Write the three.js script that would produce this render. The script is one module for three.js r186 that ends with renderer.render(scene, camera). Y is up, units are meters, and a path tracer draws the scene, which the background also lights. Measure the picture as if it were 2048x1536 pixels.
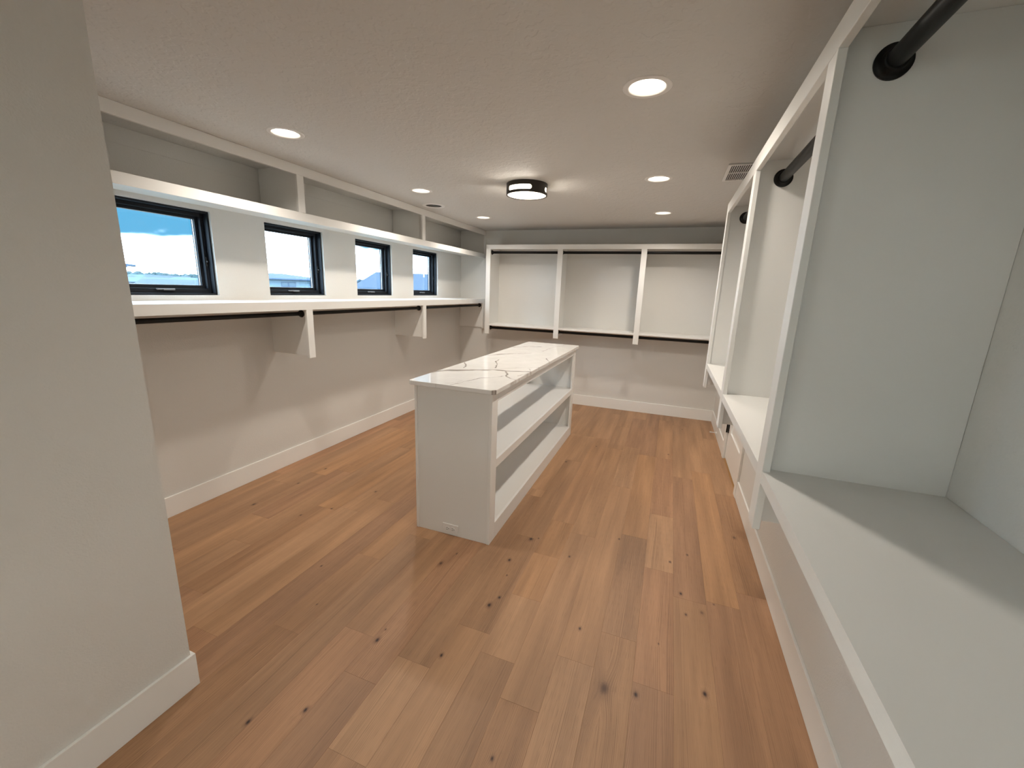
import * as THREE from 'three';
import { RoundedBoxGeometry } from 'three/addons/geometries/RoundedBoxGeometry.js';
import { mergeGeometries } from 'three/addons/utils/BufferGeometryUtils.js';

// ---------------------------------------------------------------- camera, sky, exposure
const scene = new THREE.Scene();
const camera = new THREE.PerspectiveCamera(2 * Math.atan(768 / 828.42) * 180 / Math.PI, 4 / 3, 0.05, 900);
camera.position.set(0, 1.6, 0);
camera.rotation.order = 'YXZ';
camera.rotation.set(-0.2225, 0.3538, 0.0353);
const renderer = new THREE.WebGLRenderer({ antialias: true });
renderer.toneMapping = THREE.LinearToneMapping;
renderer.toneMappingExposure = 1.2;
renderer.shadowMap.enabled = true;
const LAMP = 4.3;                         // candela of one recessed downlight
const LAMP_COLOR = new THREE.Color().setRGB(1.0, 0.912, 0.805);
const SKY_GAIN = 6.5;

// ---------------------------------------------------------------- noise
function rng(seed) { let a = seed >>> 0; return () => { a = (a + 0x6D2B79F5) >>> 0; let t = a; t = Math.imul(t ^ (t >>> 15), t | 1); t ^= t + Math.imul(t ^ (t >>> 7), t | 61); return ((t ^ (t >>> 14)) >>> 0) / 4294967296; }; }
const TAB = new Float32Array(65536); { const r = rng(11); for (let i = 0; i < 65536; i++) TAB[i] = r(); }
const hash = (x, y) => TAB[((x & 255) | ((y & 255) << 8))];
function vnoise(x, y) {
  const xi = Math.floor(x), yi = Math.floor(y), fx = x - xi, fy = y - yi, u = fx * fx * (3 - 2 * fx), v = fy * fy * (3 - 2 * fy);
  const a = hash(xi, yi), b = hash(xi + 1, yi), c = hash(xi, yi + 1), d = hash(xi + 1, yi + 1);
  return a + (b - a) * u + (c - a) * v + (a - b - c + d) * u * v;
}
function fbm(x, y, n) { let s = 0, k = 0.5; for (let i = 0; i < n; i++) { s += k * vnoise(x, y); x = x * 2.03 + 17.3; y = y * 2.01 + 9.1; k *= 0.5; } return s; }
const clamp = (x, a = 0, b = 1) => Math.min(b, Math.max(a, x));
const smooth = (a, b, x) => { const t = clamp((x - a) / (b - a)); return t * t * (3 - 2 * t); };

// sky: pale overcast band on the horizon breaking into blue above, the same all the way round
{
  const W = 2048, Hh = 1024, px = new Float32Array(W * Hh * 4);
  for (let j = 0; j < Hh; j++) {
    const el = ((j + 0.5) / Hh - 0.5) * 180;
    for (let i = 0; i < W; i++) {
      const az = ((i + 0.5) / W - 0.5) * 360, ra = az * Math.PI / 180;
      const cx = Math.cos(ra), cz = Math.sin(ra), e = Math.max(el, 0);
      // broken bright cloud with blue and slate gaps, the same all the way round
      const n = fbm(cx * 7 + 166.844914, cz * 7 + e * 0.42 + 12.6706491, 5), m = fbm(cx * 2.6 + 61.7326182, cz * 2.6 + e * 0.1 + 8.86945437, 3);
      const gap = smooth(0.47, 0.53, n * 0.55 + m * 0.45 + 0.04 * smooth(2.6, 4.6, e) - 0.05 * (1 - smooth(2.4, 4.2, e)) + 0.034 * smooth(6, 10, e) - 0.034 * smooth(20, 30, e)), cloud = 1 - gap;
      const grey = smooth(0.56, 0.66, fbm(cx * 30 + 5, cz * 30 + e * 2.2, 3)) * 0.2;
      const b = [0.017, 0.067, 0.111], w = [2.05, 2.75, 3.45], o = (j * W + i) * 4;
      for (let k = 0; k < 3; k++) px[o + k] = SKY_GAIN * (b[k] * gap + w[k] * cloud * (1 - grey));
      px[o + 3] = 1;
    }
  }
  const t = new THREE.DataTexture(px, W, Hh, THREE.RGBAFormat, THREE.FloatType);
  t.mapping = THREE.EquirectangularReflectionMapping; t.magFilter = THREE.LinearFilter; t.wrapS = THREE.RepeatWrapping; t.needsUpdate = true;
  scene.background = t;
}

// ---------------------------------------------------------------- helpers
const used = {};
const numbered = (n) => { const k = used[n] = (used[n] ?? -1) + 1; return k ? n + '_' + String(k).padStart(3, '0') : n; };
const rgb = (r, g, b) => new THREE.Color().setRGB(r, g, b);
function mesh(name, geo, mat, parent = scene) {
  const m = new THREE.Mesh(geo, mat); m.name = parent === scene ? numbered(name) : name; m.castShadow = m.receiveShadow = true; parent.add(m); return m;
}
function thing(name, label, category, pos = [0, 0, 0], group) {
  const g = new THREE.Group(); g.name = numbered(name); g.position.set(...pos); scene.add(g); return tag(g, label, category, group);
}
function tag(o, label, category, group) { o.userData.label = label; o.userData.category = category; if (group) o.userData.group = group; return o; }
function struct(o, label) { o.userData.kind = 'structure'; if (label) o.userData.label = label; return o; }
// a box between two corners, with softened edges; uv in metres
function bx(x0, x1, y0, y1, z0, z1, r = 0.0015) {
  const w = x1 - x0, h = y1 - y0, d = z1 - z0;
  const g = r > 0 ? new RoundedBoxGeometry(w, h, d, 1, Math.min(r, w / 2.1, h / 2.1, d / 2.1)) : new THREE.BoxGeometry(w, h, d);
  g.translate((x0 + x1) / 2, (y0 + y1) / 2, (z0 + z1) / 2); return metreUV(g);
}
function metreUV(g) {
  const p = g.attributes.position, n = g.attributes.normal, uv = new Float32Array(p.count * 2);
  for (let i = 0; i < p.count; i++) {
    const ax = Math.abs(n.getX(i)), ay = Math.abs(n.getY(i)), az = Math.abs(n.getZ(i));
    const [u, v] = ax >= ay && ax >= az ? [p.getZ(i), p.getY(i)] : ay >= az ? [p.getX(i), p.getZ(i)] : [p.getX(i), p.getY(i)];
    uv[2 * i] = u; uv[2 * i + 1] = v;
  }
  g.setAttribute('uv', new THREE.BufferAttribute(uv, 2)); return g;
}
const cat = (...gs) => mergeGeometries(gs.map((g) => (g.index ? g.toNonIndexed() : g)));
function tex(w, h, fn, srgb, repeatMetres) {
  const d = new Uint8Array(w * h * 4);
  for (let j = 0; j < h; j++) for (let i = 0; i < w; i++) { const c = fn(i, j), o = (j * w + i) * 4; d[o] = c[0]; d[o + 1] = c[1]; d[o + 2] = c[2]; d[o + 3] = 255; }
  const t = new THREE.DataTexture(d, w, h); t.wrapS = t.wrapT = THREE.RepeatWrapping; t.magFilter = THREE.LinearFilter; if (srgb) t.colorSpace = THREE.SRGBColorSpace;
  if (repeatMetres) t.repeat.set(1 / repeatMetres, 1 / repeatMetres);
  t.needsUpdate = true; return t;
}

// ---------------------------------------------------------------- materials
// tileable blotch noise for sprayed and knocked-down texture
function tiled(cells, seed) {
  const r = rng(seed), a = new Float32Array(cells * cells); for (let i = 0; i < a.length; i++) a[i] = r();
  return (u, v) => { const x = u * cells, y = v * cells, xi = Math.floor(x), yi = Math.floor(y), fx = x - xi, fy = y - yi, su = fx * fx * (3 - 2 * fx), sv = fy * fy * (3 - 2 * fy);
    const q = (p, s) => a[((p % cells) + cells) % cells + (((s % cells) + cells) % cells) * cells];
    const A = q(xi, yi), B = q(xi + 1, yi), C = q(xi, yi + 1), D = q(xi + 1, yi + 1); return A + (B - A) * su + (C - A) * sv + (A - B - C + D) * su * sv; };
}
const nA = tiled(40, 1), nB = tiled(90, 2), nC = tiled(170, 3);
const knock = tex(1024, 1024, (i, j) => { const u = i / 1024, v = j / 1024, n = nA(u, v) * 0.5 + nB(u, v) * 0.35 + nC(u, v) * 0.15; const k = 255 * smooth(0.44, 0.62, n); return [k, k, k]; }, false, 1.1);
const peel = tex(512, 512, (i, j) => { const u = i / 512, v = j / 512, k = 255 * (nB(u, v) * 0.6 + nC(u, v) * 0.4); return [k, k, k]; }, false, 0.42);
const M = {};
M.wall = new THREE.MeshStandardMaterial({ color: rgb(0.69, 0.675, 0.64), roughness: 0.75, bumpMap: peel, bumpScale: 0.0006 });
M.ceil = new THREE.MeshStandardMaterial({ color: rgb(0.645, 0.63, 0.60), roughness: 0.85, bumpMap: knock, bumpScale: 0.0009 });
M.trim = new THREE.MeshStandardMaterial({ color: rgb(0.83, 0.82, 0.79), roughness: 0.38 });
M.board = new THREE.MeshStandardMaterial({ color: rgb(0.80, 0.79, 0.76), roughness: 0.42 });
M.black = new THREE.MeshPhysicalMaterial({ color: rgb(0.004, 0.0038, 0.0038), roughness: 0.4, specularIntensity: 0.55 });
M.frame = new THREE.MeshPhysicalMaterial({ color: rgb(0.007, 0.01, 0.015), roughness: 0.55, specularIntensity: 0.6 });
M.chrome = new THREE.MeshStandardMaterial({ color: rgb(0.6, 0.6, 0.6), roughness: 0.3, metalness: 0.9 });
M.glass = new THREE.MeshPhysicalMaterial({ color: 0xffffff, transmission: 1, thickness: 0, roughness: 0, ior: 1.5 });
M.tinted = new THREE.MeshPhysicalMaterial({ color: rgb(0.6, 0.52, 0.45), transmission: 1, thickness: 0, roughness: 0, ior: 1.5 });
M.warmglass = new THREE.MeshPhysicalMaterial({ color: rgb(1, 0.9, 0.8), transmission: 1, thickness: 0, roughness: 0, ior: 1.5 });
M.lens = new THREE.MeshStandardMaterial({ color: rgb(0.8, 0.8, 0.8), roughness: 0.6, emissive: rgb(1, 0.9, 0.74), emissiveIntensity: 5 });
M.glow = new THREE.MeshStandardMaterial({ color: rgb(0.8, 0.8, 0.78), roughness: 0.6, emissive: rgb(1, 0.9, 0.7), emissiveIntensity: 2.6 });
M.plastic = new THREE.MeshStandardMaterial({ color: rgb(0.8, 0.78, 0.75), roughness: 0.3 });
M.pewter = new THREE.MeshStandardMaterial({ color: rgb(0.2, 0.2, 0.2), roughness: 0.4, metalness: 0.6 });
M.dark = new THREE.MeshStandardMaterial({ color: rgb(0.03, 0.025, 0.02), roughness: 0.8 });
M.bronze = new THREE.MeshStandardMaterial({ color: rgb(0.03, 0.025, 0.02), roughness: 0.45, metalness: 0.3 });
M.sub = new THREE.MeshStandardMaterial({ color: rgb(0.1, 0.06, 0.035), roughness: 0.9 });

// ---------------------------------------------------------------- room shell
const H = 2.4356, XL = -3.063, XR = 0.675, ZF = -5.8555, XN = -1.633, ZN = -0.844, ZB = 1.25, T = 0.14;
// ceiling with round cut-outs for the recessed lights
const LIGHTS = [[-0.19, -2.0], [-2.18, -2.0], [-2.19, -3.42], [-0.186, -3.46], [-2.21, -4.79], [-0.182, -4.83]];
const CAN = 0.078;
{
  const s = new THREE.Shape([[XL - T, -(ZB + T)], [XR + T, -(ZB + T)], [XR + T, -(ZF - T)], [XL - T, -(ZF - T)]].map((p) => new THREE.Vector2(...p)));
  for (const [x, z] of LIGHTS) { const h = new THREE.Path(); h.absarc(x, -z, CAN, 0, Math.PI * 2, true); s.holes.push(h); }
  const g = new THREE.ExtrudeGeometry(s, { depth: 0.14, bevelEnabled: false, curveSegments: 32 }); g.rotateX(-Math.PI / 2); g.translate(0, H, 0);
  struct(mesh('ceiling', metreUV(g), M.ceil), 'flat pale greige ceiling with knockdown texture and six recessed lights');
}
// a wall in the plane x = const: outline in (z, y) with holes, grown in +x by T from x0
function wallX(name, x0, z0, z1, holes, outline) {
  const s = new THREE.Shape((outline ?? [[z0, 0], [z1, 0], [z1, H], [z0, H]]).map(([z, y]) => new THREE.Vector2(-z, y)));
  for (const [a, b, c, d] of holes) { const h = new THREE.Path(); h.moveTo(-a, c); h.lineTo(-b, c); h.lineTo(-b, d); h.lineTo(-a, d); h.closePath(); s.holes.push(h); }
  const g = new THREE.ExtrudeGeometry(s, { depth: T, bevelEnabled: false }); g.rotateY(Math.PI / 2); g.translate(x0, 0, 0);
  return struct(mesh(name, metreUV(g), M.wall));
}
const WY0 = 1.4915, WY1 = 2.0575, WW = 0.594, WINS = [-1.824, -2.834, -3.857, -4.879];
wallX('wall_left', XL - T, ZF - T, ZN + 0.12, WINS.map((c) => [c - WW / 2, c + WW / 2, WY0, WY1])).userData.label = 'long greige wall with four small square windows above a white counter';
const DZ0 = -4.49, DZ1 = -3.66, DH = 2.05;
wallX('wall_right', XR, ZF - T, ZB, [], [[ZB, 0], [ZB, H], [ZF - T, H], [ZF - T, 0], [DZ0, 0], [DZ0, DH], [DZ1, DH], [DZ1, 0]].reverse()).userData.label = 'greige wall behind the white hanging unit, with a low white door beyond';
struct(mesh('wall_far', bx(XL, XR, 0, H, ZF - T, ZF, 0), M.wall), 'greige end wall behind the wide white hanging unit');
{
  // it has a tall window of its own beside the viewer, outside the frame
  const a = -0.1, b = 1.2, c = 0.2, d = 2.2, x0 = XN - 0.12;
  const g = cat(bx(x0, XN, 0, H, ZN, a, 0), bx(x0, XN, 0, H, b, ZB, 0), bx(x0, XN, 0, c, a, b, 0), bx(x0, XN, d, H, a, b, 0), bx(XL, x0, 0, H, ZN, ZN + 0.12, 0));
  const w = struct(new THREE.Group(), 'tall window beside the viewer that lights the unit on the right'); w.name = 'window_6'; scene.add(w);
  mesh('window_frame', cat(bx(x0 + 0.03, x0 + 0.08, c, d, a, a + 0.045), bx(x0 + 0.03, x0 + 0.08, c, d, b - 0.045, b), bx(x0 + 0.03, x0 + 0.08, c, c + 0.045, a + 0.045, b - 0.045), bx(x0 + 0.03, x0 + 0.08, d - 0.045, d, a + 0.045, b - 0.045)), M.frame, w);
  mesh('pane', bx(x0 + 0.053, x0 + 0.057, c + 0.045, d - 0.045, a + 0.045, b - 0.045, 0), M.warmglass, w);
  struct(mesh('wall_near', g, M.wall), 'greige wall corner filling the left edge of the view');
}
{
  const a = -0.75, b = 0.6, c = 0.6, d = 2.14;
  struct(mesh('wall_back', cat(bx(XL - T, a, 0, H, ZB, ZB + T, 0), bx(b, XR + T, 0, H, ZB, ZB + T, 0), bx(a, b, 0, c, ZB, ZB + T, 0), bx(a, b, d, H, ZB, ZB + T, 0)), M.wall), 'greige wall with a wide window behind the viewer');
  const g = struct(new THREE.Group(), 'wide window behind the viewer that lights the near end of the room'); g.name = 'window_5'; scene.add(g);
  mesh('window_frame', cat(bx(a, a + 0.05, c, d, ZB + 0.04, ZB + 0.1), bx(b - 0.05, b, c, d, ZB + 0.04, ZB + 0.1), bx(a + 0.05, b - 0.05, c, c + 0.05, ZB + 0.04, ZB + 0.1), bx(a + 0.05, b - 0.05, d - 0.05, d, ZB + 0.04, ZB + 0.1)), M.frame, g);
  mesh('pane', bx(a + 0.05, b - 0.05, c + 0.05, d - 0.05, ZB + 0.068, ZB + 0.072, 0), M.tinted, g);
}

// baseboards
const BH = 0.146, BT = 0.0125;
function baseboard(name, g, label) { return struct(mesh(name, g, M.trim), label); }
baseboard('baseboard_left', bx(XL, XL + BT, 0, BH, ZF + BT, ZN, 0.002), 'tall flat white baseboard under the windows');
baseboard('baseboard_far', bx(XL, XR, 0, BH, ZF, ZF + BT, 0.002), 'tall flat white baseboard along the end wall');
const CW = 0.085;
baseboard('baseboard_right', cat(bx(XR - BT, XR, 0, BH, ZF + BT, DZ0 - CW, 0.002), bx(XR - BT, XR, 0, BH, DZ1 + CW, ZB, 0.002)), 'tall flat white baseboard under the hanging unit on the right');
baseboard('baseboard_near', cat(bx(XN, XN + BT, 0, BH, ZN - BT, ZB, 0.002), bx(XL + BT, XN, 0, BH, ZN - BT, ZN, 0.002)), 'tall flat white baseboard wrapping the near wall corner');

// door beyond the hanging unit on the right, its casing and its hinges
{
  const tr = struct(mesh('trim_1', cat(bx(XR - 0.016, XR, 0, DH + CW, DZ0 - CW, DZ0, 0.002), bx(XR - 0.016, XR, 0, DH + CW, DZ1, DZ1 + CW, 0.002), bx(XR - 0.016, XR, DH, DH + CW, DZ0, DZ1, 0.002)), M.trim), 'flat white casing round the white door on the right');
  const d = struct(new THREE.Group(), 'white shaker door with black hinges low on the right wall'); d.name = 'door_1'; scene.add(d);
  const x0 = XR + 0.006, x1 = x0 + 0.035, a = DZ0 + 0.004, b = DZ1 - 0.004, y0 = 0.022, y1 = DH - 0.004, SW = 0.115;
  mesh('stile', bx(x0, x1, y0, y1, a, a + SW, 0.002), M.trim, d); mesh('stile', bx(x0, x1, y0, y1, b - SW, b, 0.002), M.trim, d);
  mesh('rail', bx(x0, x1, y0, 0.308, a + SW, b - SW, 0.002), M.trim, d); mesh('rail', bx(x0, x1, y1 - 0.13, y1, a + SW, b - SW, 0.002), M.trim, d);
  mesh('inset_panel', bx(x0 + 0.014, x1 - 0.012, 0.308, y1 - 0.13, a + SW, b - SW, 0), M.trim, d);
  for (const y of [0.28, 0.99, 1.72]) {
    const g = new THREE.CylinderGeometry(0.007, 0.007, 0.09, 12); g.translate(XR - 0.012, y + 0.045, DZ0 + 0.004);
    mesh('hinge', cat(g, bx(XR - 0.002, XR + 0.005, y, y + 0.09, DZ0 + 0.0045, DZ0 + 0.03, 0)), M.black, d);
  }
  mesh('threshold', bx(XR - 0.001, XR + T, -0.02, 0.004, DZ0, DZ1, 0.002), new THREE.MeshStandardMaterial({ color: rgb(0.42, 0.23, 0.09), roughness: 0.5 }), d);
  mesh('jamb', cat(bx(XR + 0.0415, XR + T, 0.004, DH, DZ1 - 0.012, DZ1, 0), bx(XR + 0.0415, XR + T, 0.004, DH, DZ0, DZ0 + 0.012, 0), bx(XR + 0.0415, XR + T, DH - 0.012, DH, DZ0 + 0.012, DZ1 - 0.012, 0)), M.trim, d);
  mesh('closing_panel', bx(XR + T, XR + T + 0.02, 0, H, DZ0 - 0.2, DZ1 + 0.2, 0), M.wall, d);
}
// spring door stop on the baseboard
{
  const t = thing('door_stop', 'thin white door stop sticking out of the baseboard near the far right corner', 'door stop', [XR - BT, 0.05, -5.19]);
  const rot = (g) => { g.rotateZ(Math.PI / 2); return g; };
  const base = rot(new THREE.CylinderGeometry(0.011, 0.013, 0.008, 16)); base.translate(-0.004, 0, 0); mesh('base', base, M.plastic, t);
  const pts = []; for (let i = 0; i <= 160; i++) { const a = i / 160 * Math.PI * 2 * 14; pts.push(new THREE.Vector3(-0.008 - 0.05 * i / 160, 0.0045 * Math.cos(a), 0.0045 * Math.sin(a))); }
  mesh('spring', new THREE.TubeGeometry(new THREE.CatmullRomCurve3(pts), 200, 0.0016, 5), M.plastic, t);
  const tip = rot(new THREE.CylinderGeometry(0.0065, 0.0075, 0.014, 14)); tip.translate(-0.065, 0, 0); mesh('tip', tip, M.plastic, t);
}

// ---------------------------------------------------------------- floor of oak planks
{
  const floor = struct(new THREE.Group(), 'wide light oak plank floor'); floor.name = 'floor'; scene.add(floor);
  mesh('subfloor', bx(XL - T, XR + T, -0.12, -0.0125, ZF - T, ZB + T, 0), M.sub, floor);
  const PW = 0.1642, X0 = 0.022, TW = 160, TL = 1536, TLEN = 2.1;
  // end joints seen in the photograph, by row (row k runs from X0 + k * PW), and tones of planks seen there
  const seen = { '-16': [-1.847, -2.656], '-12': [-2.375], '-10': [-1.19, -1.785], '-9': [-2.08], '-8': [-1.31], '-7': [-1.12], '-6': [-0.86, -1.27, -4.55], '-5': [-4.53], '-4': [-1.43, -1.83, -2.225, -2.64, -4.52], '-3': [-1.263], '-2': [-1.547, -3.38], '-1': [-1.76, -2.66, -4.22], '0': [-1.543, -2.355, -3.03], '1': [-3.8], '2': [-2.19, -4.0, -4.98], '3': [-2.33, -5.06] };
  // tone: [row, z inside the plank, palette index]
  const tones = [[-10, -1.5, 2], [-10, -2.2, 1], [-9, -1.5, 3], [-9, -2.6, 0], [-8, -1.0, 4], [-8, -1.8, 2], [-7, -0.8, 6], [-7, -1.5, 4], [-6, -0.7, 2], [-6, -1.0, 5], [-6, -1.8, 3], [-5, -1.2, 7], [-4, -1.2, 3], [-4, -1.6, 5], [-4, -2.0, 1], [-4, -2.4, 1], [-4, -3, 2], [-3, -1.0, 2], [-3, -2.0, 7], [-2, -1.3, 5], [-2, -2.2, 0], [-2, -3.8, 5], [-1, -1.3, 0], [-1, -2.2, 3], [-1, -3.4, 1], [0, -1.2, 6], [0, -1.9, 4], [0, -2.7, 5], [1, -2, 7], [1, -4.4, 3], [2, -1.6, 6], [2, -3, 1], [2, -4.5, 5], [3, -1.6, 6], [3, -3.5, 2], [3, -5.5, 5], [-12, -1.8, 0], [-12, -2.9, 2]];
  const palette = [[0.396, 0.244, 0.15], [0.41, 0.246, 0.144], [0.372, 0.225, 0.138], [0.359, 0.223, 0.142], [0.4, 0.238, 0.151], [0.42, 0.265, 0.169], [0.359, 0.218, 0.142], [0.386, 0.24, 0.151]];
  // knots seen on the boards: x, z, size, darkness
  const knots = [[-0.749, -2.092, 1.2, 1], [-0.685, -1.777, 0.9, 1], [-0.713, -1.706, 1.3, 1], [-1.101, -1.304, 1.2, 1], [-1.104, -1.369, 0.5, 0.7], [-0.787, -1.346, 0.9, 1], [-1.143, -0.933, 1, 1], [-1.113, -1.901, 1.6, 0.6], [-1.07, -2.02, 0.7, 0.6], [-0.696, -2.353, 1.6, 0.9], [-0.652, -2.38, 0.6, 0.8], [-1.733, -1.606, 0.7, 0.8], [-0.712, -1.957, 0.6, 0.7], [-0.153, -2.591, 0.8, 0.8], [0.168, -2.469, 0.8, 1], [0.27, -2.589, 0.8, 0.8], [0.225, -2.196, 1, 1], [-0.243, -1.737, 0.9, 0.9], [0.247, -2.041, 0.9, 0.7], [0.325, -2.088, 1.3, 0.4], [-0.085, -1.465, 3.0, 0.55], [0.04, -1.487, 1.2, 0.9], [0.307, -1.6, 1.2, 1], [0.12, -1.792, 0.5, 0.7], [0.389, -2.178, 0.7, 0.5], [0.579, -2.929, 1.6, 0.5], [-0.784, -3.708, 1.2, 0.7], [-2.707, -1.944, 1.4, 0.8], [-2.69, -2.324, 1.2, 0.6], [-2.282, -1.97, 1, 0.7], [-2.704, -2.63, 1.1, 0.9], [-2.035, -2.467, 1, 0.8], [-1.301, -0.819, 1, 1], [-0.411, -1.047, 0.9, 0.8]];
  function grain(seed, kn) {
    const r = rng(seed), ox = r() * 200, oy = r() * 200, cath = r() < 0.5 ? 1 : 0.25, cen = 0.2 + 0.6 * r(), str = 0.6 + 0.7 * r(), freq = 26 + 26 * r();
    const d = new Uint8Array(TW * TL * 4);
    for (let j = 0; j < TL; j++) {
      const s = j / TL * TLEN;
      for (let i = 0; i < TW; i++) {
        const t = (i + 0.5) / TW * PW;
        let tt = t, dark = 0, pale = 0;
        for (const q of kn) {
          const ds = s - q[0], dt = t - q[1], R = 0.0095 * q[2], e2 = (ds * ds) / (2.2 * R * R) + (dt * dt) / (0.8 * R * R);
          tt += Math.sign(dt || 1e-6) * R * 0.9 * Math.exp(-e2 * 0.16);
          const wob = 0.75 + 0.5 * vnoise(ds * 260 + 50, dt * 260 + 50);
          dark += q[3] * (0.62 * Math.exp(-e2 * 3.2 * wob) + 0.2 * Math.exp(-e2 * 0.7 * wob));
          pale += 0.02 * q[3] * Math.exp(-((Math.sqrt(e2) - 2.1) ** 2) * 3);
        }
        const wav = (fbm(s * 1.1 + ox, tt * 9 + oy, 3) - 0.44) * 0.05, tq = tt - cen * PW + wav;
        const ring = Math.sqrt(tq * tq * 1.0 + cath * 0.00045 * (0.3 + vnoise(s * 0.7 + ox, 3.5)));
        const band = 0.5 + 0.5 * Math.sin(ring * freq * 42 + 2.6 * fbm(s * 2.4 + ox, tt * 40, 2));
        const fib = vnoise(s * 9 + ox * 3, tt * 900 + oy), fib2 = vnoise(s * 34 + ox, tt * 1700 + oy * 2), big = fbm(s * 1.7 + oy, tt * 22 + ox, 3) - 0.44;
        const pore = smooth(0.74, 0.95, vnoise(s * 16 + oy, tt * 1300 + ox));
        let v = 0.965 - str * (0.085 * band * band + 0.06 * fib + 0.03 * fib2 + 0.09 * pore) + 0.24 * big + pale;
        v = clamp(v * (1 - clamp(dark, 0, 0.86)), 0.03, 1);
        const o = (j * TW + i) * 4, warm = 1 - v;
        d[o] = 255 * clamp(v + 0.0); d[o + 1] = 255 * clamp(v - 0.07 * warm); d[o + 2] = 255 * clamp(v - 0.1 * warm + 0.05 * clamp(dark)); d[o + 3] = 255;
      }
    }
    const t = new THREE.DataTexture(d, TW, TL); t.colorSpace = THREE.SRGBColorSpace; t.wrapS = t.wrapT = THREE.RepeatWrapping; t.magFilter = THREE.LinearFilter; t.needsUpdate = true; return t;
  }
  const generic = []; for (let i = 0; i < 14; i++) { const r = rng(500 + i), k = []; if (i % 3 === 1) for (let n = 0; n < 1; n++) k.push([0.2 + 1.7 * r(), 0.02 + 0.12 * r(), 0.5 + 0.7 * r(), 0.5 + 0.4 * r()]); generic.push(grain(100 + i, k)); }
  const mats = {};
  function oak(map, tone, key) { const id = key + '/' + tone; return mats[id] ??= new THREE.MeshStandardMaterial({ color: rgb(...palette[tone]).multiply(rgb(1.22, 1.11, 0.93)), map, roughness: 0.5 }); }
  function plankGeo(x0, x1, z0, z1, s0, flip) {
    const g = 0.0001, c = 0.0005, xs = [x0 + g, x1 - g], zs = [z0 + g, z1 - g], P = [], U = [];
    const V = (x, y, z) => [x, y, z], uvOf = (p) => { const s = (p[2] - z0 + s0) / TLEN, t = (p[0] - x0) / PW; return [flip ? 1 - t : t, s]; };
    const quad = (a, b, cc, d) => { for (const p of [a, b, cc, a, cc, d]) { P.push(...p); U.push(...uvOf(p)); } };
    const a = V(xs[0] + c, 0, zs[0] + c), b = V(xs[1] - c, 0, zs[0] + c), e = V(xs[1] - c, 0, zs[1] - c), f = V(xs[0] + c, 0, zs[1] - c);
    const a1 = V(xs[0], -c, zs[0]), b1 = V(xs[1], -c, zs[0]), e1 = V(xs[1], -c, zs[1]), f1 = V(xs[0], -c, zs[1]), dn = (p) => V(p[0], -0.0125, p[2]);
    quad(f, e, b, a); quad(a, b, b1, a1); quad(b, e, e1, b1); quad(e, f, f1, e1); quad(f, a, a1, f1);
    quad(a1, b1, dn(b1), dn(a1)); quad(b1, e1, dn(e1), dn(b1)); quad(e1, f1, dn(f1), dn(e1)); quad(f1, a1, dn(a1), dn(f1));
    const G = new THREE.BufferGeometry(); G.setAttribute('position', new THREE.Float32BufferAttribute(P, 3)); G.setAttribute('uv', new THREE.Float32BufferAttribute(U, 2)); G.computeVertexNormals(); return G;
  }
  const r = rng(77); let hero = 0;
  for (let k = -19; k <= 4; k++) {
    const x0 = Math.max(X0 + k * PW, XL), x1 = Math.min(X0 + (k + 1) * PW, XR + (k === 4 ? 0 : 0)); if (x1 - x0 < 0.004) continue;
    const ks = (seen[k] ?? []).slice(), lo = Math.min(...ks, 0), hi = Math.max(...ks, -9);
    if (!ks.length) { ks.push(-2.2 + 1.6 * r()); }
    let z = Math.max(...ks); while ((z += 0.75 + 1.1 * r()) < ZB) ks.push(z);
    z = Math.min(...ks); while ((z -= 0.75 + 1.1 * r()) > ZF + 0.25) ks.push(z);
    ks.push(ZB, ZF); ks.sort((a, b) => a - b);
    // long stretches between seen joints that the photograph leaves unmarked get a joint of their own
    for (let i = ks.length - 1; i > 0; i--) if (ks[i] - ks[i - 1] > 2.05) ks.splice(i, 0, ks[i - 1] + (ks[i] - ks[i - 1]) * (0.4 + 0.2 * r()));
    for (let i = 0; i + 1 < ks.length; i++) {
      const z0 = ks[i], z1 = ks[i + 1]; if (z1 - z0 < 0.01) continue;
      const known = tones.find((q) => q[0] === k && q[1] > z0 && q[1] < z1), tone = known ? known[2] : Math.floor(r() * palette.length), rowX = X0 + k * PW;
      const kn = knots.filter((q) => q[0] > rowX && q[0] < rowX + PW && q[1] > z0 && q[1] < z1).map((q) => [q[1] - z0, q[0] - rowX, q[2], q[3]]);
      const pick = Math.floor(r() * generic.length), s0 = r() * 0.6, flip = r() < 0.5;
      if (kn.length && hero < 34) { const m = oak(grain(900 + hero, kn), tone, 'hero' + hero++); mesh('plank', plankGeo(x0, x1, z0, z1, 0, false), m, floor); } 
      else mesh('plank', plankGeo(x0, x1, z0, z1, s0, flip), oak(generic[pick], tone, pick), floor);
    }
  }
}

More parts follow.
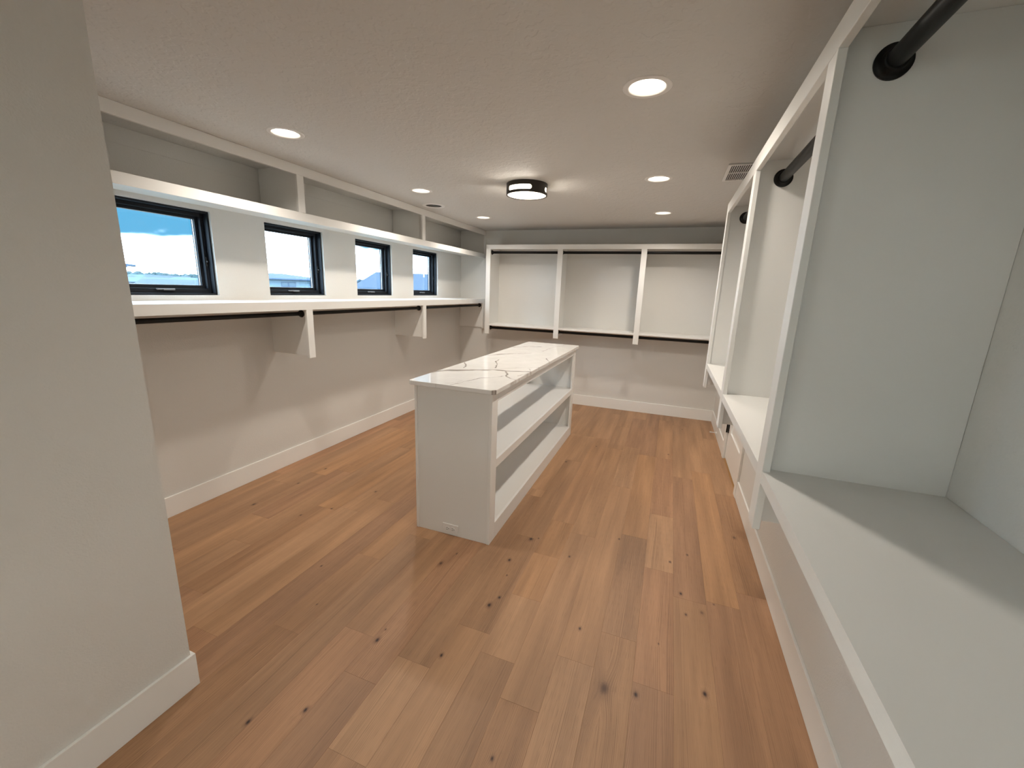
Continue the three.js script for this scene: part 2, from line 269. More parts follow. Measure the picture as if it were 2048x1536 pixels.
// ---------------------------------------------------------------- windows
const winWord = ['first', 'second', 'third', 'fourth'], winSee = ['nearest window, with blue cloudy sky over distant rooftops', 'second window, looking onto a pale house with a hipped roof', 'third window, looking onto a steep roof slope', 'farthest window, filled low down by a plain roof'];
WINS.forEach((c, i) => {
  const g = struct(new THREE.Group(), 'black framed ' + winSee[i]); g.name = 'window_' + (i + 1); scene.add(g);
  const z0 = c - WW / 2 + 0.001, z1 = c + WW / 2 - 0.001, y0 = WY0 + 0.001, y1 = WY1 - 0.001, xa = XL - 0.018, j = 0.012;
  const ring = (x0, x1, z0, z1, y0, y1, w, wb = w) => cat(bx(x0, x1, y0, y1, z0, z0 + w, 0.0015), bx(x0, x1, y0, y1, z1 - w, z1, 0.0015), bx(x0, x1, y0, y0 + wb, z0 + w, z1 - w, 0.0015), bx(x0, x1, y1 - w, y1, z0 + w, z1 - w, 0.0015));
  mesh('window_frame', cat(ring(XL - 0.138, xa, z0, z1, y0, y1, j), ring(XL - 0.136, XL - 0.06, z0 + j, z1 - j, y0 + j, y1 - j, 0.022, 0.03)), M.frame, g);
  const a = z0 + j + 0.022, b = z1 - j - 0.022, c0 = y0 + j + 0.03, c1 = y1 - j - 0.022;
  mesh('sash', ring(XL - 0.13, XL - 0.09, a, b, c0, c1, 0.018, 0.022), M.frame, g);
  mesh('pane', bx(XL - 0.117, XL - 0.114, c0 + 0.02, c1 - 0.016, a + 0.016, b - 0.016, 0), M.glass, g);
  mesh('glazing_bead', ring(XL - 0.1135, XL - 0.107, a + 0.0165, b - 0.0165, c0 + 0.0205, c1 - 0.0165, 0.004), M.chrome, g);
  const hx = XL - 0.06, cz = c + 0.015;
  mesh('crank', cat(bx(hx, hx + 0.012, y0 + j + 0.018, y0 + j + 0.03, cz - 0.055, cz + 0.055, 0.003), bx(hx + 0.01, hx + 0.018, y0 + j + 0.016, y0 + j + 0.024, cz - 0.05, cz + 0.02, 0.003)), M.pewter, g);
  mesh('latch', cat(bx(hx, hx + 0.006, y0 + 0.2, y0 + 0.26, z0 + j + 0.006, z0 + j + 0.016, 0.002), bx(hx + 0.004, hx + 0.018, y0 + 0.225, y0 + 0.236, z0 + j + 0.007, z0 + j + 0.015, 0.002)), M.bronze, g);
});

// ---------------------------------------------------------------- left counter, upper cubbies and their rods
const XS = -2.652, Z0L = ZN - BT - 0.0005;
const B = [[-0.93, -0.868], [-2.562, -2.5], [-4.222, -4.16], [-5.855, -5.8]];   // brackets: far face, near face
{
  const t = thing('counter_shelf', 'long white counter shelf on bracket panels under the four windows', 'shelf');
  const y1 = 1.457, y0 = 1.395, cuts = [Z0L, -2.53, -4.19, ZF + 0.0005];
  for (let i = 0; i < 3; i++) mesh('shelf_board', bx(XL + 0.0005, XS - 0.019, y1 - 0.02, y1, cuts[i + 1] + (i < 2 ? 0.0005 : 0), cuts[i] - (i ? 0.0005 : 0), 0), M.board, t);
  mesh('nosing', bx(XS - 0.019, XS, y0, y1, ZF + 0.0005, Z0L, 0.0006), M.trim, t);
  for (const [a, b] of B) {
    const p = (a + b) / 2, e = a < -5.8;
    const br = mesh('bracket_panel', bx(XL + 0.0005, XS - 0.019, 1.03, y1 - 0.02, e ? a : p - 0.01, e ? a + 0.02 : p + 0.01, 0.001), M.board, t);
    mesh('stile', bx(XS - 0.019, XS, 1.014, y0, a, b, 0.002), M.trim, br);
  }
}
{
  const t = thing('cubby_shelf_unit', 'white open cubby shelf running under the ceiling above the windows', 'shelf');
  mesh('bottom_board', bx(XL + 0.0005, XS - 0.019, 2.088, 2.108, ZF + 0.0005, Z0L, 0.001), M.board, t);
  mesh('nosing', bx(XS - 0.019, XS, 2.0502, 2.1115, ZF + 0.0005, Z0L, 0.002), M.trim, t);
  mesh('top_rail', bx(XS - 0.019, XS, 2.3696, H - 0.0005, ZF + 0.0005, Z0L, 0.002), M.trim, t);
  mesh('cleat', bx(XL + 0.0005, XL + 0.0035, 2.34, H - 0.0005, ZF + 0.0005, Z0L, 0.001), M.wall, t);
  for (const [a, b] of B) {
    const p = (a + b) / 2, e = a < -5.8;
    const d = mesh('divider', bx(XL + 0.0075, XS - 0.019, 2.108, H - 0.0005, e ? a : p - 0.01, e ? a + 0.02 : p + 0.01, 0.001), M.board, t);
    mesh('stile', bx(XS - 0.019, XS, 2.1115, 2.3696, a, b, 0.002), M.trim, d);
  }
}
// a rod along z or x between two panels, with a round flange at each end
function rod(label, axis, from, to, [u, y], R, F, group) {
  const L = to - from, t = thing('closet_rod', label, 'rod', axis === 'z' ? [u, y, from] : [from, y, u], group);
  const turn = (g) => { axis === 'z' ? g.rotateX(Math.PI / 2) : g.rotateZ(-Math.PI / 2); return g; };
  const put = (g, s) => { axis === 'z' ? g.translate(0, 0, s) : g.translate(s, 0, 0); return g; };
  mesh('tube', put(turn(new THREE.CylinderGeometry(R, R, L - 0.012, 28)), L / 2), M.black, t);
  for (const end of [0, 1]) {
    const prof = [[0, 0.0005], [F, 0.0005], [F, 0.005], [F * 0.96, 0.0068], [R * 1.32, 0.0085], [R * 1.25, 0.022], [R * 1.02, 0.024], [R * 1.005, 0.022]].map((p) => new THREE.Vector2(...p));
    const g = turn(new THREE.LatheGeometry(prof, 36)); if (end) axis === 'z' ? g.rotateY(Math.PI) : g.rotateY(Math.PI);
    mesh('flange', put(g, end ? L : 0), M.black, t);
  }
  return t;
}
const mid = ([a, b]) => (a + b) / 2;
rod('black closet rod under the window counter, nearest of the row', 'z', mid(B[1]) + 0.01, mid(B[0]) - 0.01, [-2.728, 1.362], 0.0155, 0.029, 'rods under the window counter');
rod('black closet rod under the window counter, between the first two bracket panels', 'z', mid(B[2]) + 0.01, mid(B[1]) - 0.01, [-2.728, 1.362], 0.0155, 0.029, 'rods under the window counter');
rod('black closet rod under the window counter, in the far corner bay', 'z', B[3][0] + 0.02, mid(B[2]) - 0.01, [-2.728, 1.362], 0.0155, 0.029, 'rods under the window counter');

// ---------------------------------------------------------------- hanging unit on the end wall
const UZ = -5.495, UP = [[-2.4796, -2.4145], [-1.4586, -1.3905], [-0.4075, -0.3402], [0.61, 0.6745]], UT = 2.2026, UB = 2.1432, PB = 0.979;
{
  const t = thing('hanging_shelf_unit', 'wide white three-bay hanging unit on the end wall with two rods per bay', 'shelf unit');
  mesh('top_board', bx(UP[0][0], UP[3][1], UT - 0.02, UT, ZF + 0.0005, UZ - 0.019, 0.001), M.board, t);
  mesh('top_rail', bx(UP[0][0], UP[3][1], UB, UT, UZ - 0.019, UZ, 0.002), M.trim, t);
  UP.forEach(([a, b], i) => {
    const p = (a + b) / 2, q0 = i === 0 ? b - 0.032 : p - 0.01;
    const d = mesh('side_panel', bx(q0, q0 + 0.02, PB + 0.018, UT - 0.02, ZF + 0.0005, UZ - 0.019, 0.001), M.board, t);
    mesh('stile', bx(a, b, PB, UB, UZ - 0.019, UZ, 0.002), M.trim, d);
  });
  const ys = [[1.098, 1.124], [1.09, 1.118], [1.072, 1.1]];
  for (let i = 0; i < 3; i++) {
    const a = i === 0 ? UP[0][1] - 0.012 : mid(UP[i]) + 0.01, b = mid(UP[i + 1]) - 0.01;
    const s = mesh('shelf_board', bx(a, b, 1.098, 1.118, ZF + 0.0005, UZ - 0.019, 0.001), M.board, t);
    mesh('nosing', bx(UP[i][1], UP[i + 1][0], 1.096, 1.122, UZ - 0.019, UZ - 0.002, 0.002), M.trim, s);
  }
}
['left', 'middle', 'right'].forEach((w, i) => {
  const a = i === 0 ? UP[0][1] - 0.012 : mid(UP[i]) + 0.01, b = mid(UP[i + 1]) - 0.01;
  rod('upper black closet rod in the ' + w + ' bay of the end wall unit', 'x', a, b, [-5.575, 2.107], 0.017, 0.032, 'rods in the end wall unit');
  rod('lower black closet rod under the shelf of the ' + w + ' bay on the end wall', 'x', a, b, [-5.575, 1.061], 0.017, 0.032, 'rods in the end wall unit');
});

// ---------------------------------------------------------------- hanging unit on the right wall
const RX = 0.279, RP = [[0.15, 0.215], [-1.28, -1.215], [-2.24, -2.175], [-3.225, -3.16]];
{
  const t = thing('hanging_shelf_unit', 'tall white three-bay hanging unit along the right wall, deep shelf nearest the viewer', 'shelf unit');
  const za = RP[3][0], zb = RP[0][1], UT = 2.2, UB = 2.137;
  mesh('top_board', bx(RX + 0.019, XR - 0.0005, UT - 0.02, UT, za, zb, 0.001), M.board, t);
  mesh('top_rail', bx(RX, RX + 0.019, UB, UT, za, zb, 0.002), M.trim, t);
  for (const [a, b] of RP) {
    const p = (a + b) / 2, d = mesh('side_panel', bx(RX + 0.019, XR - 0.0005, 0.993, UT - 0.02, p - 0.011, p + 0.009, 0.001), M.board, t);
    mesh('stile', bx(RX, RX + 0.019, 0.975, UB, a, b, 0.002), M.trim, d);
  }
  for (let i = 0; i < 3; i++) {
    const a = mid(RP[i + 1]) + 0.009, b = mid(RP[i]) - 0.011, s = mesh('shelf_board', cat(bx(RX + 0.019, XR - 0.0005, 1.127, 1.147, a, b, 0), bx(RX + 0.001, RX + 0.019, 1.127, 1.147, RP[i + 1][1], RP[i][0], 0)), M.board, t);
    mesh('nosing', bx(RX + 0.001, RX + 0.019, 1.113, 1.127, RP[i + 1][1], RP[i][0], 0.0005), M.board, s);
  }
}
rod('thick black closet rod nearest the viewer, high in the right wall unit', 'z', mid(RP[1]) + 0.009, mid(RP[0]) - 0.011, [0.389, 2.106], 0.0195, 0.036, 'rods in the right wall unit');
rod('black closet rod high in the middle bay of the right wall unit', 'z', mid(RP[2]) + 0.009, mid(RP[1]) - 0.011, [0.389, 2.106], 0.0195, 0.036, 'rods in the right wall unit');
rod('black closet rod high in the farthest bay of the right wall unit', 'z', mid(RP[3]) + 0.009, mid(RP[2]) - 0.011, [0.389, 2.106], 0.0195, 0.036, 'rods in the right wall unit');

// ---------------------------------------------------------------- island with quartz top
{
  const t = thing('island', 'long white open-shelf island with a veined quartz top in mid floor', 'island');
  const x0 = -1.4628, x1 = -0.924, z0 = -4.509, z1 = -2.1775, yt = 1.0013, F = 0.019, SW = 0.088;
  // top
  const ov = 0.0277, X0 = x0 - ov, X1 = x1 + ov, Z0 = z0 - ov, Z1 = z1 + ov, R = 0.022;
  const s = new THREE.Shape(), e = 0.003, p0 = X0 + e, p1 = X1 - e, q0 = -Z1 + e, q1 = -Z0 - e;
  s.moveTo(p0 + R, q0); s.lineTo(p1 - R, q0); s.absarc(p1 - R, q0 + R, R, -Math.PI / 2, 0); s.lineTo(p1, q1 - R); s.absarc(p1 - R, q1 - R, R, 0, Math.PI / 2); s.lineTo(p0 + R, q1); s.absarc(p0 + R, q1 - R, R, Math.PI / 2, Math.PI); s.lineTo(p0, q0 + R); s.absarc(p0 + R, q0 + R, R, Math.PI, Math.PI * 1.5);
  const g = new THREE.ExtrudeGeometry(s, { depth: 0.028 - 2 * e, bevelThickness: e, bevelSize: e, bevelSegments: 2, curveSegments: 10 }); g.rotateX(-Math.PI / 2); g.translate(0, yt + e, 0);
  const P = g.attributes.position, uv = new Float32Array(P.count * 2);
  for (let i = 0; i < P.count; i++) { uv[2 * i] = (P.getX(i) - X0) / (X1 - X0); uv[2 * i + 1] = (P.getZ(i) - Z0) / (Z1 - Z0); }
  g.setAttribute('uv', new THREE.BufferAttribute(uv, 2));
  const TW = 512, TH = 2048, buf = new Float32Array(TW * TH);
  const r = rng(5);
  function vein(pts, w, dark, rough = 1) {
    const c = new THREE.CatmullRomCurve3(pts.map((p) => new THREE.Vector3(p[0], 0, p[1])), false, 'centripetal'), L = c.getLength(), N = Math.ceil(L / 0.0012), seed = r() * 100;
    for (let i = 0; i <= N; i++) {
      const p = c.getPointAt(i / N), s = i / N * L, wob = (fbm(s * 28 + seed, seed, 3) - 0.44) * 0.018 * rough, ww = w * (0.35 + 1.3 * vnoise(s * 22 + seed, 7)), k = dark * (0.45 + 0.75 * vnoise(s * 30 + seed, 31));
      const ux = (p.x + wob - X0) / (X1 - X0) * TW, uy = (p.z + wob * 0.6 - Z0) / (Z1 - Z0) * TH, rx = Math.max(1, ww / (X1 - X0) * TW), ry = Math.max(1, ww / (Z1 - Z0) * TH);
      for (let y = Math.floor(uy - 2 * ry); y <= uy + 2 * ry; y++) for (let x = Math.floor(ux - 2 * rx); x <= ux + 2 * rx; x++) {
        if (x < 0 || y < 0 || x >= TW || y >= TH) continue;
        const q = ((x - ux) / rx) ** 2 + ((y - uy) / ry) ** 2, v = k * Math.exp(-q * 1.4); if (v > buf[y * TW + x]) buf[y * TW + x] = v;
      }
    }
  }
  vein([[-1.5, -2.40], [-1.47, -2.50], [-1.444, -2.55], [-1.364, -2.598], [-1.245, -2.685], [-1.137, -2.741], [-1.064, -2.747], [-0.974, -2.781], [-0.89, -2.818]], 0.011, 0.85);
  vein([[-1.5, -2.44], [-1.43, -2.53], [-1.324, -2.62], [-1.2, -2.70]], 0.02, 0.42);
  vein([[-1.498, -2.56], [-1.43, -2.565], [-1.35, -2.61]], 0.0045, 0.62);
  vein([[-1.153, -2.779], [-1.073, -2.86], [-0.966, -2.933], [-0.909, -2.847]], 0.003, 0.45); vein([[-0.966, -2.933], [-0.872, -3.043]], 0.004, 0.55);
  vein([[-1.194, -2.16], [-1.162, -2.287], [-1.118, -2.428], [-1.056, -2.487], [-1.012, -2.568]], 0.0045, 0.62); vein([[-1.06, -2.729], [-1.011, -2.631], [-0.992, -2.573], [-0.943, -2.519], [-0.87, -2.48]], 0.005, 0.7);
  vein([[-1.478, -2.898], [-1.406, -2.785], [-1.381, -2.694]], 0.0045, 0.7); vein([[-1.3, -3.185], [-1.28, -3.07], [-1.242, -2.998], [-1.177, -2.818]], 0.0045, 0.66, 1.6);
  vein([[-0.974, -3.475], [-0.899, -3.31], [-0.87, -3.26]], 0.0045, 0.62); vein([[-1.481, -3.318], [-1.391, -3.468], [-1.291, -3.566]], 0.01, 0.7); vein([[-1.277, -3.575], [-1.182, -3.703]], 0.004, 0.5);
  vein([[-1.476, -3.99], [-1.351, -4.102], [-1.244, -4.177]], 0.012, 0.7); vein([[-1.121, -3.846], [-1.102, -4.236], [-1.015, -4.512]], 0.004, 0.3); vein([[-0.919, -2.143], [-0.895, -2.165], [-0.868, -2.2]], 0.004, 0.7);
  vein([[-1.3, -2.15], [-1.22, -2.2], [-1.19, -2.3]], 0.003, 0.3); vein([[-0.93, -2.62], [-0.872, -2.8]], 0.005, 0.45);
  const map = tex(TW, TH, (i, j) => { const b = buf[j * TW + i], n = (fbm(i / 60, j / 60, 4) - 0.47) * 14; return [226 + n - b * 165, 223 + n - b * 178, 219 + n - b * 184]; }, true);
  mesh('countertop', g, new THREE.MeshStandardMaterial({ map, roughness: 0.08 }), t).userData.label = 'white quartz top with brown-grey veins';
  // carcass: open on both long sides
  for (const [a, b] of [[x1 - F, x1], [x0, x0 + F]]) {
    const fr = mesh('face_frame', cat(bx(a, b, 0, yt, z1 - SW, z1, 0.0015), bx(a, b, 0, yt, z0, z0 + SW, 0.0015), bx(a, b, 0.937, yt, z0 + SW, z1 - SW, 0.0015), bx(a, b, 0.5, 0.556, z0 + SW, z1 - SW, 0.0015), bx(a, b, 0, 0.112, z0 + SW, z1 - SW, 0.0015)), M.trim, t);
  }
  mesh('end_panel', bx(x0 + F, x1 - F, 0, yt, z1 - 0.024, z1 - 0.004, 0.001), M.board, t);
  mesh('end_panel', bx(x0 + F, x1 - F, 0, yt, z0 + 0.004, z0 + 0.024, 0.001), M.board, t);
  mesh('shelf_board', bx(x0 + F, x1 - F, 0.536, 0.556, z0 + 0.024, z1 - 0.024, 0.001), M.board, t);
  mesh('bottom_board', bx(x0 + F, x1 - F, 0.092, 0.112, z0 + 0.024, z1 - 0.024, 0.001), M.board, t);
}
// duplex outlet at the foot of the island's near end
{
  const t = thing('power_outlet', 'white duplex power outlet at the foot of the island end panel', 'outlet', [-1.202, 0.047, -2.1815]);
  const pl = mesh('cover_plate', bx(-0.058, 0.058, -0.033, 0.033, 0, 0.006, 0.0025), M.plastic, t);
  for (const s of [-1, 1]) {
    const sh = new THREE.Shape(), a = 0.0165, b = 0.0145; sh.absellipse(s * 0.02, 0, a, b, 0, Math.PI * 2);
    const f = new THREE.ExtrudeGeometry(sh, { depth: 0.0012, bevelThickness: 0.0006, bevelSize: 0.0006, bevelSegments: 1, curveSegments: 16 }); f.translate(0, 0, 0.0061);
    const rc = mesh('receptacle', f, M.plastic, t);
    const hole = new THREE.CylinderGeometry(0.0026, 0.0026, 0.001, 10); hole.rotateX(Math.PI / 2); hole.translate(s * 0.02 + 0.0085, 0, 0.0083);
    mesh('slot', cat(bx(s * 0.02 - 0.008, s * 0.02 + 0.001, 0.0048, 0.0072, 0.0078, 0.0086, 0), bx(s * 0.02 - 0.008, s * 0.02 + 0.001, -0.0072, -0.0048, 0.0078, 0.0086, 0), hole), M.dark, rc);
  }
  const sc = new THREE.CylinderGeometry(0.003, 0.003, 0.001, 10); sc.rotateX(Math.PI / 2); sc.translate(0, 0, 0.0065); mesh('screw', sc, M.chrome, t);
}

// ---------------------------------------------------------------- ceiling fittings
const lampLabel = ['largest recessed ceiling light, right of the middle and nearest the viewer', 'recessed ceiling light nearest the windows on the left, first in its row', 'recessed ceiling light beside the round ceiling vent', 'recessed ceiling light right of the drum lamp, second in the right row', 'recessed ceiling light in the far left corner of the ceiling', 'smallest recessed ceiling light on the right, nearest the end wall'];
LIGHTS.forEach(([x, z], i) => {
  const t = thing('recessed_light', lampLabel[i], 'ceiling light', [x, H, z], 'recessed ceiling lights');
  const ring = new THREE.LatheGeometry([[CAN - 0.004, 0.012], [CAN - 0.004, -0.002], [CAN + 0.001, -0.0045], [0.094, -0.0035], [0.099, -0.001], [0.099, -0.0002]].map((p) => new THREE.Vector2(...p)), 48);
  mesh('trim_ring', ring, M.plastic, t);
  mesh('baffle', new THREE.LatheGeometry([[CAN - 0.0045, 0.0], [CAN - 0.008, 0.012], [CAN - 0.012, 0.0245]].map((p) => new THREE.Vector2(...p)), 48), M.plastic, t);
  const lens = new THREE.LatheGeometry([[0.0001, 0.018], [0.03, 0.019], [CAN - 0.0125, 0.0235], [CAN - 0.0125, 0.03], [0.0001, 0.03]].map((p) => new THREE.Vector2(...p)), 40);
  mesh('lens', lens, M.lens, t);
  const l = new THREE.SpotLight(LAMP_COLOR, LAMP, 0, 1.32, 0.45, 2); l.name = 'downlight'; l.position.set(0, 0.014, 0); l.target.position.set(0, -1, 0); l.castShadow = true; l.shadow.radius = 2.6; t.add(l, l.target);
});
// black drum lamp with oval cut-outs
{
  const yb = 2.35, hgt = H - yb, t = thing('drum_ceiling_lamp', 'black drum ceiling lamp with oval side cut-outs and glowing white diffuser', 'ceiling lamp', [-1.19, H, -3.41]);
  const R = 0.163, th = 0.004, NS = 3, sy0 = -0.069, sy1 = -0.033;
  // build the wall from narrow strips so that it bends smoothly
  const parts = [];
  const seg = 264; for (let i = 0; i < seg; i++) {
    const a0 = i / seg * Math.PI * 2, a1 = (i + 1) / seg * Math.PI * 2;
    const q = (a0 + a1) / 2, k = Math.floor(q / (Math.PI * 2) * NS), cen = (k + 0.5) / NS * Math.PI * 2, off = Math.abs(q - cen) * R, w = 0.21, r = (sy1 - sy0) / 2, flat = w / 2 - r;
    let hh = 0; if (off < w / 2) hh = off <= flat ? r : Math.sqrt(Math.max(0, r * r - (off - flat) ** 2));
    const ym = (sy0 + sy1) / 2;
    const slab = (ya, yb2) => {
      const g = new THREE.BoxGeometry(1, yb2 - ya, th), w2 = Math.PI * 2 * R / seg * 1.03; g.scale(w2, 1, 1); g.translate(0, (ya + yb2) / 2, R); g.rotateY(q - Math.PI / 3 - 0.087); parts.push(g);
    };
    if (hh > 0.0005) { slab(-hgt, ym - hh); slab(ym + hh, -0.0003); } else slab(-hgt, -0.0003);
  }
  mesh('drum', cat(...parts), M.bronze, t);
  mesh('rim', new THREE.LatheGeometry([[R - 0.007, -hgt + 0.003], [R - 0.007, -hgt - 0.001], [R + 0.0025, -hgt - 0.001], [R + 0.0025, -hgt + 0.006]].map((p) => new THREE.Vector2(...p)), 64), M.bronze, t);
  mesh('diffuser', new THREE.LatheGeometry([[0.0001, -0.004], [R - 0.0065, -0.004], [R - 0.0065, -hgt + 0.012], [R - 0.0075, -hgt + 0.003], [0.0001, -hgt + 0.003]].map((p) => new THREE.Vector2(...p)), 64), M.glow, t);
  const l = new THREE.PointLight(LAMP_COLOR, 1.2, 0, 2); l.name = 'drum_bulb'; l.position.set(0, -0.05, 0); l.castShadow = true; l.shadow.radius = 4; t.add(l);
}
// round vent
{
  const t = thing('round_ceiling_vent', 'round white ceiling vent with a dark centre gap near the cubby shelf', 'vent', [-2.435, H, -4.04]);
  const L = (p) => new THREE.LatheGeometry(p.map((q) => new THREE.Vector2(...q)), 48);
  mesh('flange', L([[0.082, -0.001], [0.086, -0.007], [0.115, -0.006], [0.122, -0.001], [0.122, -0.0003]]), M.plastic, t);
  mesh('throat', L([[0.0001, -0.0006], [0.083, -0.0006]]), M.dark, t);
  mesh('damper', L([[0.0001, -0.004], [0.05, -0.005], [0.056, -0.003], [0.0001, -0.0015]]), M.bronze, t);
}
// rectangular return grille, partly above the unit on the right
{
  const x0 = 0.247, x1 = 0.6, z0 = -3.605, z1 = -3.19, t = thing('ceiling_grille', 'rectangular white air grille on the ceiling behind the right unit', 'vent', [x0, H, z0]), W = x1 - x0, D = z1 - z0, f = 0.022, y0 = -0.009, y1 = -0.0003;
  mesh('grille_frame', cat(bx(0, W, y0, y1, 0, f, 0.002), bx(0, W, y0, y1, D - f, D, 0.002), bx(0, f, y0, y1, f, D - f, 0.002), bx(W - f, W, y0, y1, f, D - f, 0.002), bx(f, W - f, y0 + 0.001, y1, D / 2 - 0.006, D / 2 + 0.006, 0.001)), M.plastic, t);
  mesh('duct', bx(f, W - f, -0.0015, -0.0004, f, D - f, 0), M.dark, t);
  const lv = []; for (let x = f + 0.009; x < W - f; x += 0.0125) { const g = new THREE.BoxGeometry(0.0062, 0.0012, D - 2 * f); g.rotateZ(-0.95); g.translate(x, -0.0055, D / 2); lv.push(g); }
  mesh('louvers', cat(...lv), M.plastic, t).userData.kind = 'stuff';
}

// ---------------------------------------------------------------- outside: ground, houses and trees seen through the windows
{
  const GY = -4.6, E = { roof: new THREE.MeshStandardMaterial({ color: rgb(0.008, 0.024, 0.046), roughness: 0.9 }), roof2: new THREE.MeshStandardMaterial({ color: rgb(0.024, 0.052, 0.075), roughness: 0.9 }), wall: new THREE.MeshStandardMaterial({ color: rgb(0.11, 0.165, 0.2), roughness: 0.9 }), trim: new THREE.MeshStandardMaterial({ color: rgb(0.03, 0.06, 0.1), roughness: 0.8 }), pane: new THREE.MeshStandardMaterial({ color: rgb(0.03, 0.07, 0.1), roughness: 0.3 }), leaf: new THREE.MeshStandardMaterial({ color: rgb(0.013, 0.035, 0.04), roughness: 1 }), white: new THREE.MeshStandardMaterial({ color: rgb(0.8, 0.85, 0.88), roughness: 0.6 }) };
  const gnd = new THREE.BoxGeometry(700, 0.4, 700); gnd.translate(-200, GY - 0.2, -200);
  struct(mesh('ground', gnd, new THREE.MeshStandardMaterial({ color: rgb(0.06, 0.085, 0.08), roughness: 1 })), 'open ground of the neighbourhood outside the windows');
  // geometry in a house's own frame: u along the ridge, d in depth; heights from the ground
  function prism(pts, faces) { const P = []; for (const f of faces) for (let i = 1; i + 1 < f.length; i++) for (const k of [f[0], f[i], f[i + 1]]) P.push(...pts[k]); const g = new THREE.BufferGeometry(); g.setAttribute('position', new THREE.Float32BufferAttribute(P, 3)); g.computeVertexNormals(); return metreUV(g); }
  function roofGeo(u0, u1, d0, d1, ye, yr, inset, o = 0.4) { // hip roof if inset > 0, else gable
    const a = u0 - o, b = u1 + o, c = d0 - o, e = d1 + o, m = (d0 + d1) / 2, r0 = inset ? a + inset : a, r1 = inset ? b - inset : b, y = ye - 0.05;
    const lo = ye - 0.18;
    return prism([[a, y, e], [b, y, e], [b, y, c], [a, y, c], [r0, yr, m], [r1, yr, m], [a, lo, e], [b, lo, e], [b, lo, c], [a, lo, c]], [[0, 1, 5, 4], [2, 3, 4, 5], [1, 2, 5], [3, 0, 4], [6, 7, 1, 0], [7, 8, 2, 1], [8, 9, 3, 2], [9, 6, 0, 3], [9, 8, 7, 6]]);
  }
  const at = (az, dist) => [-dist * Math.sin(az * Math.PI / 180), GY, -dist * Math.cos(az * Math.PI / 180)];
  function house(label, az, dist, turn, { w, d, eave, ridge, inset, roof = E.roof, wins = [], gable }) {
    const t = thing('house', label, 'house', at(az, dist)); t.rotation.y = turn * Math.PI / 180;
    const e = eave - GY, rr = ridge - GY;
    mesh('house_wall', bx(-w / 2, w / 2, 0, e, -d / 2, d / 2, 0), E.wall, t);
    mesh('roof', roofGeo(-w / 2, w / 2, -d / 2, d / 2, e, rr, inset), roof, t);
    mesh('gutter', bx(-w / 2 - 0.4, w / 2 + 0.4, e - 0.16, e - 0.07, d / 2 + 0.4, d / 2 + 0.48, 0.02), E.trim, t);
    if (gable) { const gp = mesh('gable_wall', prism([[-w / 2 + 0.05, e, 0], [w / 2 - 0.05, e, 0]], []), E.wall, t); t.remove(gp); }
    for (const [u, y, ww, hh] of wins) { const f = mesh('house_window', bx(u - ww / 2, u + ww / 2, y - GY, y - GY + hh, d / 2, d / 2 + 0.05, 0), E.trim, t); const n = Math.max(1, Math.round(ww / 0.7)); for (let i = 0; i < n; i++) { const s = ww / n; mesh('pane', bx(u - ww / 2 + i * s + 0.06, u - ww / 2 + (i + 1) * s - 0.06, y - GY + 0.06, y - GY + hh - 0.06, d / 2 + 0.05, d / 2 + 0.06, 0), E.pane, f); } }
    return t;
  }
  // a gable front that faces the room: walls carried up to the ridge
  function gableHouse(label, az, dist, turn, { w, d, eave, ridge, roof = E.roof2, wins = [] }) {
    const t = thing('house', label, 'house', at(az, dist)); t.rotation.y = turn * Math.PI / 180; const e = eave - GY, rr = ridge - GY;
    const s = new THREE.Shape([[-w / 2, 0], [w / 2, 0], [w / 2, e], [0, rr], [-w / 2, e]].map((p) => new THREE.Vector2(...p))), g = new THREE.ExtrudeGeometry(s, { depth: d, bevelEnabled: false }); g.translate(0, 0, -d);
    mesh('house_wall', g, E.wall, t);
    const o = 0.35, k = (rr - e) / (w / 2), sl = (s1) => prism([[0, rr + 0.02, o], [s1 * (w / 2 + o), e - o * k + 0.02, o], [s1 * (w / 2 + o), e - o * k + 0.02, -d - o], [0, rr + 0.02, -d - o], [0, rr + 0.2, o], [s1 * (w / 2 + o), e - o * k + 0.2, o], [s1 * (w / 2 + o), e - o * k + 0.2, -d - o], [0, rr + 0.2, -d - o]], [[4, 5, 6, 7], [0, 3, 2, 1], [0, 1, 5, 4], [1, 2, 6, 5], [2, 3, 7, 6]]);
    mesh('roof_slope', sl(-1), roof, t); mesh('roof_slope', sl(1), roof, t);
    for (const [u, y, ww, hh] of wins) mesh('house_window', bx(u - ww / 2, u + ww / 2, y - GY, y - GY + hh, 0, 0.05, 0), E.pane, t);
    return t;
  }
  house('pale house with a low hipped roof and a triple window, seen through the second window', 49.9, 46, 50, { w: 8.6, d: 7, eave: 1.96, ridge: 2.38, inset: 4.0, wins: [[1.1, 1.2, 1.15, 0.42], [2.9, 1.35, 0.2, 0.32]] });
  gableHouse('small pale gabled house right of the hipped one, seen through the second window', 46.3, 60, 48, { w: 3.6, d: 8, eave: 1.35, ridge: 2.0, wins: [[0, 1.25, 0.3, 0.3]] });
  gableHouse('small pale gabled house left of the big roof, seen through the third window', 40.35, 48, 42, { w: 1.9, d: 8, eave: 1.3, ridge: 2.02 });
  house('low roof behind the small gable, seen through the third window', 39.5, 62, 42, { w: 4, d: 8, eave: 1.5, ridge: 2.3, inset: 0 });
  const big = house('large house with a plain steep roof filling the third and fourth windows', 34.1, 38, 34, { w: 8.1, d: 6, eave: 1.47, ridge: 2.72, inset: 1.6 });
  { const p = new THREE.CylinderGeometry(0.05, 0.05, 0.34, 10); p.translate(1.1, 2.6 - GY, 0.75); mesh('vent_pipe', p, E.white, big); }
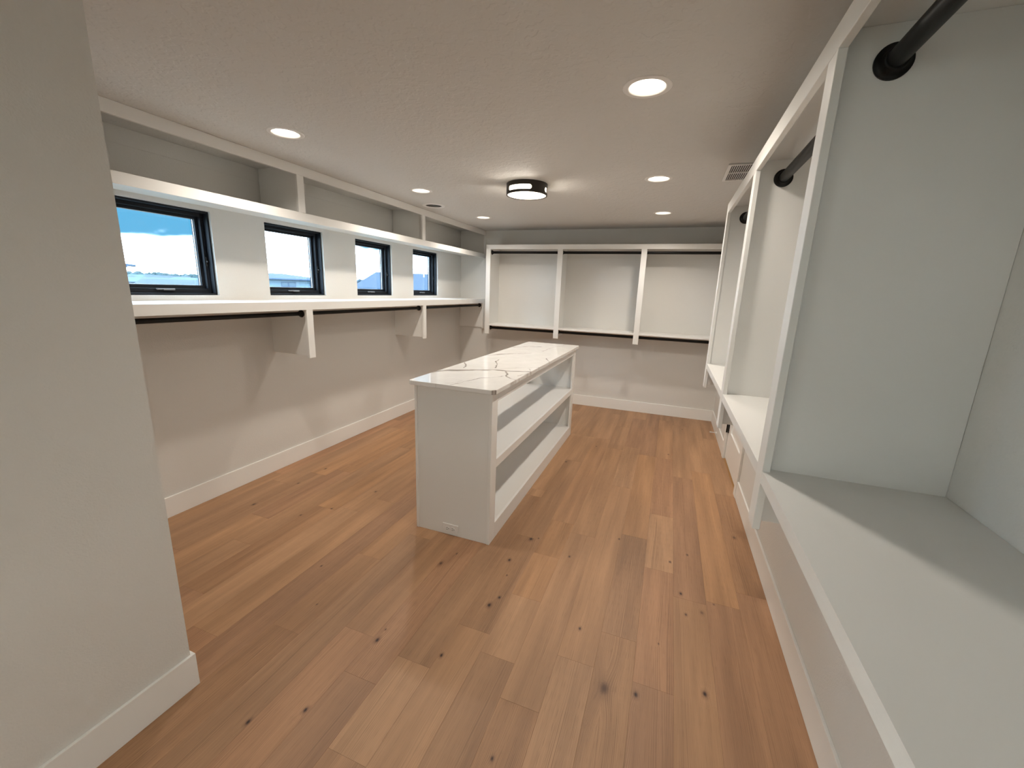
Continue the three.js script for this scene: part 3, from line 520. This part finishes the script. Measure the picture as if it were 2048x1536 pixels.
  // rooftops far off in the nearest window
  const far = [[57.2, 112, 62, 11, 0.95, 1.85], [58.7, 84, 50, 8, 0.75, 1.45], [60.3, 140, 70, 9, 0.9, 1.85], [61.6, 122, 55, 8, 0.7, 1.55], [63.3, 165, 60, 10, 0.9, 1.95], [59.5, 215, 58, 13, 1.2, 2.45], [61.3, 250, 66, 15, 1.2, 2.7]];
  const place = ['rightmost distant rooftop below the sky in the nearest window', 'low distant rooftop second from the right in the nearest window', 'distant rooftop in the middle of the nearest window', 'low distant rooftop left of the middle in the nearest window', 'leftmost distant rooftop in the nearest window', 'hazy rooftop behind the middle rooftop in the nearest window', 'hazy rooftop behind the low one left of the middle in the nearest window'];
  far.forEach(([az, dist, turn, w, e, r], i) => house(place[i], az, dist, turn, { w, d: 9, eave: e, ridge: r, inset: i % 2 ? 0 : 2.4, roof: i % 3 ? E.roof : E.roof2 }));
  // the tip of a neighbour's eave with its gutter elbow
  {
    const t = thing('roof_eave', 'pointed tip of a neighbouring eave at the left of the nearest window', 'eave', at(62.75, 14)); t.position.y = 0; t.rotation.y = 62 * Math.PI / 180;
    const s = new THREE.Shape([[-2, 2.13], [-2, 1.9], [0.2, 1.86], [0.2, 1.89]].map((p) => new THREE.Vector2(...p))), g = new THREE.ExtrudeGeometry(s, { depth: 1.2, bevelEnabled: false }); g.translate(0, 0, -1.2); mesh('fascia', g, E.trim, t);
    const c = new THREE.CatmullRomCurve3([[0.07, 1.87], [0.08, 1.83], [0.03, 1.79], [-0.08, 1.78], [-0.3, 1.7], [-0.32, 0.6], [-0.32, GY]].map((p) => new THREE.Vector3(p[0], p[1], 0.03)));
    mesh('downspout', new THREE.TubeGeometry(c, 40, 0.022, 8), E.trim, t);
  }
  // far tree line
  const rr = rng(31), blobs = []; for (let i = 0; i < 620; i++) { const az = 56 + 8 * i / 620 + rr() * 0.1, dist = 290 + 25 * rr(), p = at(az, dist), s = 0.9 + 1.3 * rr(), top = 2.3 + 1.5 * rr() * rr() + 0.9 * vnoise(az * 3, 2); const g = new THREE.IcosahedronGeometry(1, 1); g.scale(s * 0.8, s, s * 0.8); g.translate(p[0], top - s * 0.8, p[2]); blobs.push(g, (() => { const k = new THREE.CylinderGeometry(0.15, 0.25, top - s - GY, 5); k.translate(p[0], (top - s + GY) / 2, p[2]); return k; })()); }
  tag(mesh('tree_line', cat(...blobs), E.leaf), 'hazy line of far trees on the horizon in the nearest window', 'trees').userData.kind = 'stuff';
}
renderer.render(scene, camera);
